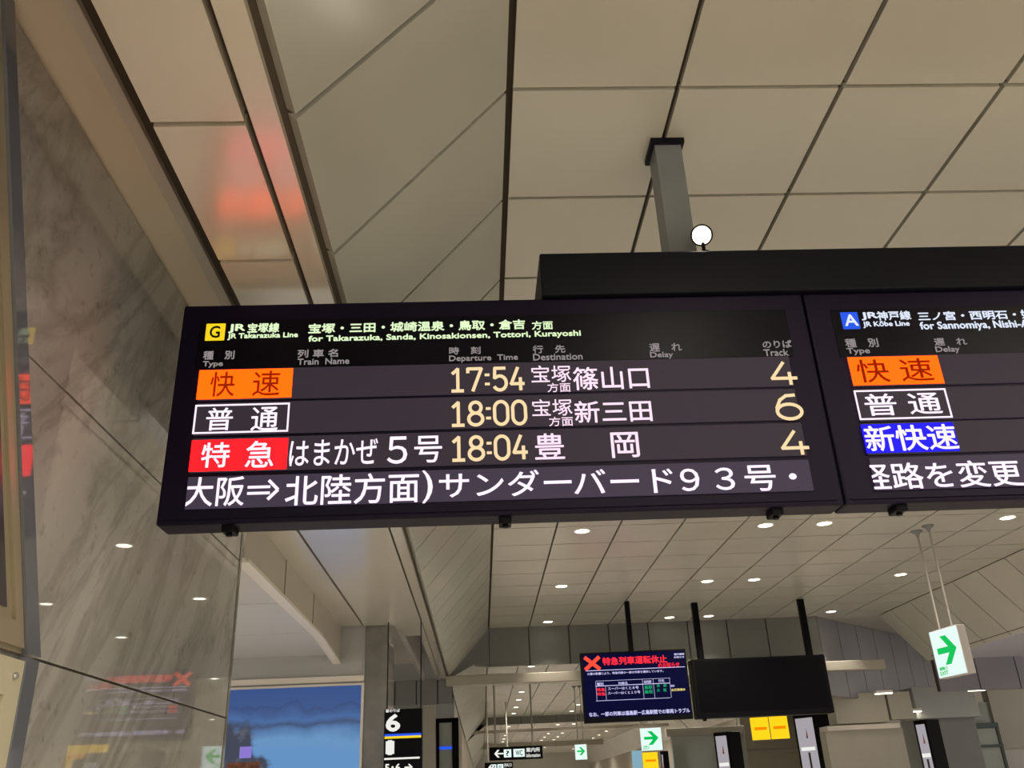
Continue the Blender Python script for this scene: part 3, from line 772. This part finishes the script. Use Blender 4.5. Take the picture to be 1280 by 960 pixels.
# ================================================================== guide signs
def guide(label, Y, bl, tr, txt, rods=True):
    F = Face(0, Y); (u0, v0), (u1, v1) = F.uv(*bl), F.uv(*tr); h = v1-v0; w = u1-u0
    t = thing('guide_sign', label, 'guide sign', F.at((u0+u1)/2, v0), 'black hanging guide signs')
    MB().fbox(F, u0, u1, v0, v1, -.12, 0, bevel=.03).build('case', M['black'], t)
    cy = (v0+v1)/2; s = h*.8; cx = u0+h*.75
    A = [(.5,.07),(-.15,.07),(.1,.36),(-.12,.36),(-.45,0),(-.12,-.36),(.1,-.36),(-.15,-.07),(.5,-.07)]
    MB().prism([F.at(cx+x*s, cy+y*s, .002) for x, y in A], F.n*.004).build('arrow', M['sign_plain_white'], t)
    for k, (a, b) in enumerate(((.27,.41),(.45,.66))):
        pl = MB().fbox(F, u0+w*a, u0+w*b, v0+h*.2, v1-h*.2, .001, .005, bevel=.001).build('pictogram', M['exit_face'], t)
        text('pictogram_mark', ('?','i')[k] if k == 0 else 'WC', F, None, None, M['black'], pl, w=.006, rect=((u0+w*(a+.04), v0+h*.3), (u0+w*(b-.04), v1-h*.3)), bold=.02)
    text('sign_text', txt, F, None, None, M['sign_plain_white'], t, w=.002, rect=((u0+w*.69, v0+h*.52), (u0+w*.95, v1-h*.14)), bold=.02)
    text('sign_text', 'Information', F, None, None, M['sign_plain_white'], t, w=.002, rect=((u0+w*.69, v0+h*.14), (u0+w*.95, v0+h*.42)), bold=.02)
    if rods:
        for u in (u0+w*.12, u0+w*.82):
            MB().tube(F.at(u, v1-.01, -.06), F.at(u, H, -.06), .03, n=14).build('rod', M['rod'], t)
    return t
guide('black guide sign with white left arrow hanging on two pale poles', 9.0, (612,951), (678,931.5), '案内所')
guide('lower black guide sign peeping over the bottom edge of the photo', 11.0, (606,966), (641,952), '改札口')

# track number sign
F6 = Face(0, 3.86); (u0, v0), (u1, v1) = F6.uv(479,966), F6.uv(527.5,885)
ts = thing('track_sign', 'tall black sign with big white 6 and blue yellow stripe', 'sign', F6.at((u0+u1)/2, v0-.3))
MB().fbox(F6, u0, u1, v0-.3, v1, -.15, 0, bevel=.01).build('case', M['black'], ts)
text('track_number', '6', F6, (482,915), (500.5,892), M['sign_plain_white'], ts, bold=.035)
zs = F6.uv(500,920)[1]
MB().fbox(F6, u0+.01, u1-.01, zs, zs+.03, .001, .005).build('stripe', M['sign_blue'], ts)
MB().fbox(F6, u0+.01, u1-.01, zs-.03, zs, .001, .005).build('stripe', M['sign_yellow'], ts)
text('track_number', '1', F6, (482,944), (493,925), M['sign_plain_white'], ts, bold=.05)
z2 = F6.uv(500,948)[1]
MB().fbox(F6, u0+.01, u1-.03, z2-.012, z2+.012, .001, .005).build('rule', M['sign_plain_white'], ts)
text('sign_text', '5･6 →', F6, (481,965), (516,953.5), M['sign_plain_white'], ts, bold=.03)
text('sign_text', '番のりば', F6, (482,890.8), (500,886), M['sign_plain_white'], ts, bold=.02)
for u in (u0+.03, u1-.02): MB().tube(F6.at(u, v1-.01, -.07), F6.at(u, SZ*H-.002, -.07), .008, n=12).build('rod', M['black'], ts)

# ================================================================== backlit poster
PF = Face(0, 3.93); (u0, v0), (u1, v1) = PF.uv(270,965), PF.uv(455,853)
po = thing('wall_poster', 'large backlit poster of a blue winter evening landscape beside the marble wall', 'poster', PF.at((u0+u1)/2, v0-.5))
MB().fbox(PF, u0, u1, v0-.5, v1, -.06, 0, bevel=.006).build('frame', M['trim'], po)
MB().fbox(PF, u0+.03, u1-.035, v0-.47, v1-.035, -.002, .005).build('picture', M['picture'], po)

for nm_, bl, tr, m_ in (('picture_window', (299,948), (315,933), 'poster_violet'), ('picture_lights', (283,962), (325,952), 'poster_ember')):
    (a0, b0), (a1, b1) = PF.uv(*bl), PF.uv(*tr)
    MB().fbox(PF, a0, a1, b0, b1, .003, .007).build(nm_, M[m_], po)
# ================================================================== display cases on the marble wall
def case(label, prof_out, name='display_case'):
    """prof_out: outline in (Y, Z) plan units on the wall; slanting far edge last two points"""
    t = thing(name, label, 'display case', P(WX+.01, sum(p[0] for p in prof_out)/len(prof_out), min(p[1] for p in prof_out)))
    return t
# slanting upper case: outline corners (Y, Z)
up = case('upper gold framed display case leaning on the marble wall at the left edge', [(.3,.165),(1.02,.165),(.70,.80),(.3,.80)])
T_ = lambda pts, x0, x1, mb, mi=0: mb.prism([P(x0, y, z) for y, z in pts], (H*(x1-x0), 0, 0), mi)
mb = MB()
T_([(.2,.160),(1.008,.160),(.695,.80),(.2,.80)], WX, WX+.008, mb); mb.build('backing', M['gold'], up)
mb = MB()
T_([(1.008,.160),(1.036,.160),(.714,.80),(.690,.80)], WX, WX+.016, mb); mb.build('side_edge', M['chrome'], up)
mb = MB()
T_([(.2,.165),(1.004,.165),(.992,.19),(.2,.19)], WX, WX+.012, mb)
T_([(.975,.19),(.992,.19),(.69,.80),(.665,.80)], WX, WX+.012, mb); mb.build('frame', M['gold'], up)
mb = MB()
T_([(.2,.20),(.955,.20),(.66,.80),(.2,.80)], WX+.006, WX+.010, mb); mb.build('poster', M['case_poster'], up)
lowc = case('lower pale framed display case with a small lock, bottom left corner', [(.3,-.2),(1.03,-.2),(1.03,.15)])
mb = MB(); T_([(.2,-.25),(1.006,-.25),(1.006,.152),(.2,.152)], WX, WX+.008, mb); mb.build('backing', M['gold'], lowc)
mb = MB(); T_([(1.006,-.25),(1.034,-.25),(1.034,.156),(1.006,.156)], WX, WX+.016, mb); mb.build('side_edge', M['chrome'], lowc)
mb = MB(); T_([(.2,.115),(1.006,.115),(1.006,.152),(.2,.152)], WX, WX+.014, mb)
T_([(.975,-.25),(1.006,-.25),(1.006,.115),(.975,.115)], WX, WX+.014, mb); mb.build('frame', M['gold_light'], lowc)
mb = MB(); T_([(.2,-.25),(.965,-.25),(.965,.105),(.2,.105)], WX+.006, WX+.010, mb); mb.build('poster', M['case_poster'], lowc)
c = P(WX+.014, .988, .135)
mb = MB().lathe(c, [(0,.012),(.010,.012),(.012,.008),(.012,0)], axis=(1,0,0), n=20)
mb.build('lock', M['steel'], lowc)

# ================================================================== far right: shop fronts, totems, yellow signs
def totem(label, X, Y, ztop, w, d, yaw):
    F = Face(X, Y, yaw); zt = ztop*H
    t = thing('advert_totem', label, 'advert totem', F.at(0, -EYE, -d/2), 'black advert totems')
    MB().fbox(F, -w/2, w/2, -EYE, zt, -d, 0, bevel=.015).build('housing', M['black'], t)
    s = MB().fbox(F, -w/2+.06, w/2-.06, -EYE+.9, zt-.09, -.002, .005).build('screen', M['totem_screen'], t)
    z = zt - (zt+EYE)*.17
    MB().fbox(F, -w*.32, w*.32, z-.30, z-.22, .006, .009).build('advert_band', M['sign_plain_white'], s)
    mb = MB().prism([F.at(0, z-.02, .006), F.at(.05, z-.02, .006), F.at(.03, z+.2, .006)], F.n*.003); mb.build('advert_mark', M['totem_red'], s)
    MB().fbox(F, -.02, .04, z-.9, z-.34, .006, .009).build('advert_figure', M['totem_dark'], s)
    return t
totem('tallest advert totem with white screen standing under the blank display', 2.34, 6.8, .452, .62, .85, math.radians(-55))
totem('advert totem left of the yellow sign with dark side', 1.745, 6.9, .36, .44, .53, math.radians(-50))
totem('advert totem in front of the wide grey pillar', 2.905, 6.2, .345, .38, .39, math.radians(-70))
totem('slim dark totem far off beside the small green arrow sign', 1.435, 7.6, .275, .17, .16, math.radians(-60))

def yellow(label, F, bl, tr, panes, top=1.0):
    (u0, v0), (u1, v1) = F.uv(*bl), F.uv(*tr)
    t = thing('yellow_sign', label, 'lit sign', F.at((u0+u1)/2, v0), 'yellow lit signs')
    MB().fbox(F, u0, u1, v0, v1, -.15, 0, bevel=.01).build('case', M['beige'], t)
    w = (u1-u0)/panes
    for i in range(panes):
        p = MB().fbox(F, u0+w*i+.015, u0+w*(i+1)-.015, v0+.015, v1-.015, -.001, .005).build('lit_panel', M['yellow_lit'], t)
        MB().fbox(F, u0+w*i+w*.2, u0+w*(i+1)-w*.15, v0+(v1-v0)*.44, v0+(v1-v0)*.56, .006, .008).build('lettering_band', M['orange_ink'], p)
    for u in (u0+.05, u1-.05): MB().tube(F.at(u, v1-.01, -.07), F.at(u, top*H, -.07), .02, n=10).build('rod', M['rod'], t)
    return t
yellow('yellow lit double panel sign below the blank black display', Face(3.139, 10.28, math.radians(-18)), (940.5,926), (983.5,894), 2, .82)
yellow('small yellow lit sign at the bottom edge below the green arrow sign', Face(0, 10.6), (804,962), (822,939.5), 1)
lb = Face(0, 8.6); (u0, v0), (u1, v1) = lb.uv(792,962), lb.uv(802,938)
tag(MB().fbox(lb, u0, u1, v0-1.2, v1, -.12, 0, bevel=.01).build('light_blue_panel', M['light_blue']), 'narrow light blue lit panel left of the small yellow sign', 'panel')

# walls behind
mb = MB(); Fq = Face(0, 10.7)
mb.fbox(Fq, (RX-.01)*H, 3.62*H, -EYE, .82*H, -.4, 0, bevel=.01)
zq = Fq.uv(960,936)[1]; mb.fbox(Fq, (RX)*H, 3.61*H, zq-.06, zq, 0, .02, mi=1)
struct('wall_ticket_area', mb, [M['beige'], M['steel']])
mb = MB(); Fq = Face(0, 7.9)
mb.fbox(Fq, Fq.uv(842,950)[0], Fq.uv(935,950)[0], -EYE, Fq.uv(880,919)[1], -.15, 0, bevel=.01)
struct('window_1', mb, M['glass_grey'])
mb = MB(); mb.fbox(Fq, Fq.uv(836,950)[0], Fq.uv(935,950)[0], Fq.uv(880,919)[1], Fq.uv(880,909)[1], -.15, .06, bevel=.01)
struct('trim_4', mb, M['beige'])
# beige bulkhead and shop wall right of the blank display
mb = MB(); Fq = Face(0, 6.25)
mb.fbox(Fq, Fq.uv(1043,885)[0], Fq.uv(1109,885)[0], Fq.uv(1075,904)[1], Fq.uv(1075,866)[1], -.5, 0, bevel=.01)
mb.fbox(Fq, Fq.uv(1113,885)[0], Fq.uv(1142,885)[0], Fq.uv(1075,901)[1], Fq.uv(1075,866)[1], -.4, -.05, bevel=.01)
mb.fbox(Fq, Fq.uv(1034,912)[0], Fq.uv(1125,912)[0], Fq.uv(1075,912)[1], Fq.uv(1075,906)[1], -.5, .03, bevel=.006, mi=1)
mb.fbox(Fq, Fq.uv(1034,915)[0], Fq.uv(1135,930)[0], -EYE, Fq.uv(1075,912)[1], -.5, -.12)
struct('wall_shop_right', mb, [M['beige'], M['trim']])
mb = MB(); Fq = Face(0, 6.6)
mb.fbox(Fq, Fq.uv(1154,930)[0], Fq.uv(1226,930)[0], -EYE, .55*H, -1.0, 0, bevel=.02)
mb.fbox(Fq, Fq.uv(1141,880)[0], Fq.uv(1220,880)[0], Fq.uv(1180,898)[1], Fq.uv(1180,858)[1], -.6, .10, bevel=.02, mi=1)
struct('pillar_right', mb, [M['fascia'], M['grey_panel']])
mb = MB(); Fq = Face(0, 7.0)
mb.fbox(Fq, Fq.uv(1250,930)[0], Fq.uv(1330,930)[0], Fq.uv(1260,936)[1], Fq.uv(1260,862)[1], -.3, 0, bevel=.01)
mb.fbox(Fq, Fq.uv(1250,930)[0], Fq.uv(1330,930)[0], -EYE, Fq.uv(1260,938)[1], -.3, -.05, bevel=.01, mi=1)
mb.fbox(Fq, Fq.uv(1205,930)[0], Fq.uv(1252,930)[0], -EYE, .5*H, -.3, -.10, mi=2)
struct('wall_right', mb, [M['beige'], M['pale'], M['glass_grey']])
dr = Face(0, 6.75); (u0, v0), (u1, v1) = dr.uv(1224,960), dr.uv(1247,903)
d = thing('door_frame', 'dark teal framed glass doorway right of the wide grey pillar', 'door', dr.at((u0+u1)/2, -EYE))
MB().fbox(dr, u0, u0+.09, -EYE, v1, -.1, 0, bevel=.008).fbox(dr, u1-.07, u1, -EYE, v1, -.1, 0, bevel=.008).fbox(dr, u0, u1, v1-.12, v1, -.1, .01, bevel=.008).build('frame', M['teal'], d)
zr = dr.uv(1235,932)[1]
MB().fbox(dr, u0, u1, zr-.04, zr+.02, -.08, .015, bevel=.006).build('rail', M['teal'], d)
MB().fbox(dr, u0+.09, u1-.07, -EYE, v1-.12, -.06, -.04).build('pane', M['glass_grey'], d)
totem('blue black advert totem cut by the right edge of the photo', 3.98, 6.5, .40, .40, .3, math.radians(10))
# low ceiling lamps over the shops
for k, (x, y, lab) in enumerate(((1106,865.5,'left of the wide grey pillar, under the diagonal fascia'),
                                 (1143,888.5,'on the head of the grey pillar, left side'),(1223,861.5,'right of the head of the grey pillar'))):
    F = Face(0, (6.0, 6.522, 6.06)[k]); (u, v) = F.uv(x, y)
    t = thing('shop_light', f'flat white light {lab}', 'ceiling light', F.at(u, v), 'flat lights over the shops')
    MB().fbox(F, u-.19, u+.19, v-.012, v+.05, -.16, 0, bevel=.008).build('case', M['ring'], t)
    MB().fbox(F, u-.175, u+.175, v-.024, v-.010, -.14, -.004, bevel=.003).build('diffuser', M['lens'], t)
# left far shop front below the left fascia
mb = MB(); Fq = Face(0, 6.4)
mb.fbox(Fq, Fq.uv(529,930)[0], Fq.uv(544,930)[0], -EYE, .60*H, -.3, 0, bevel=.01)
struct('pillar_far_left', mb, M['beige'])
dq = Face(0, 6.7); (u0, v0), (u1, v1) = dq.uv(545,960), dq.uv(573,897)
d = thing('shop_window', 'dark glazed shop window between the track sign and the far hall', 'window', dq.at((u0+u1)/2, -EYE))
MB().fbox(dq, u0, u0+.08, -EYE, v1, -.1, 0, bevel=.006).fbox(dq, u1-.16, u1, -EYE, v1, -.1, 0, bevel=.006).fbox(dq, u0, u1, v1-.1, v1, -.1, 0, bevel=.006).build('frame', M['black'], d)
MB().fbox(dq, u0+.08, u1-.16, -EYE, v1-.1, -.06, -.04).build('pane', M['glass_grey'], d)
z = dq.uv(560,933)[1]; MB().fbox(dq, u0+.08, u1-.16, z-.06, z, -.04, -.02).build('lit_band', M['sign_blue'], d)
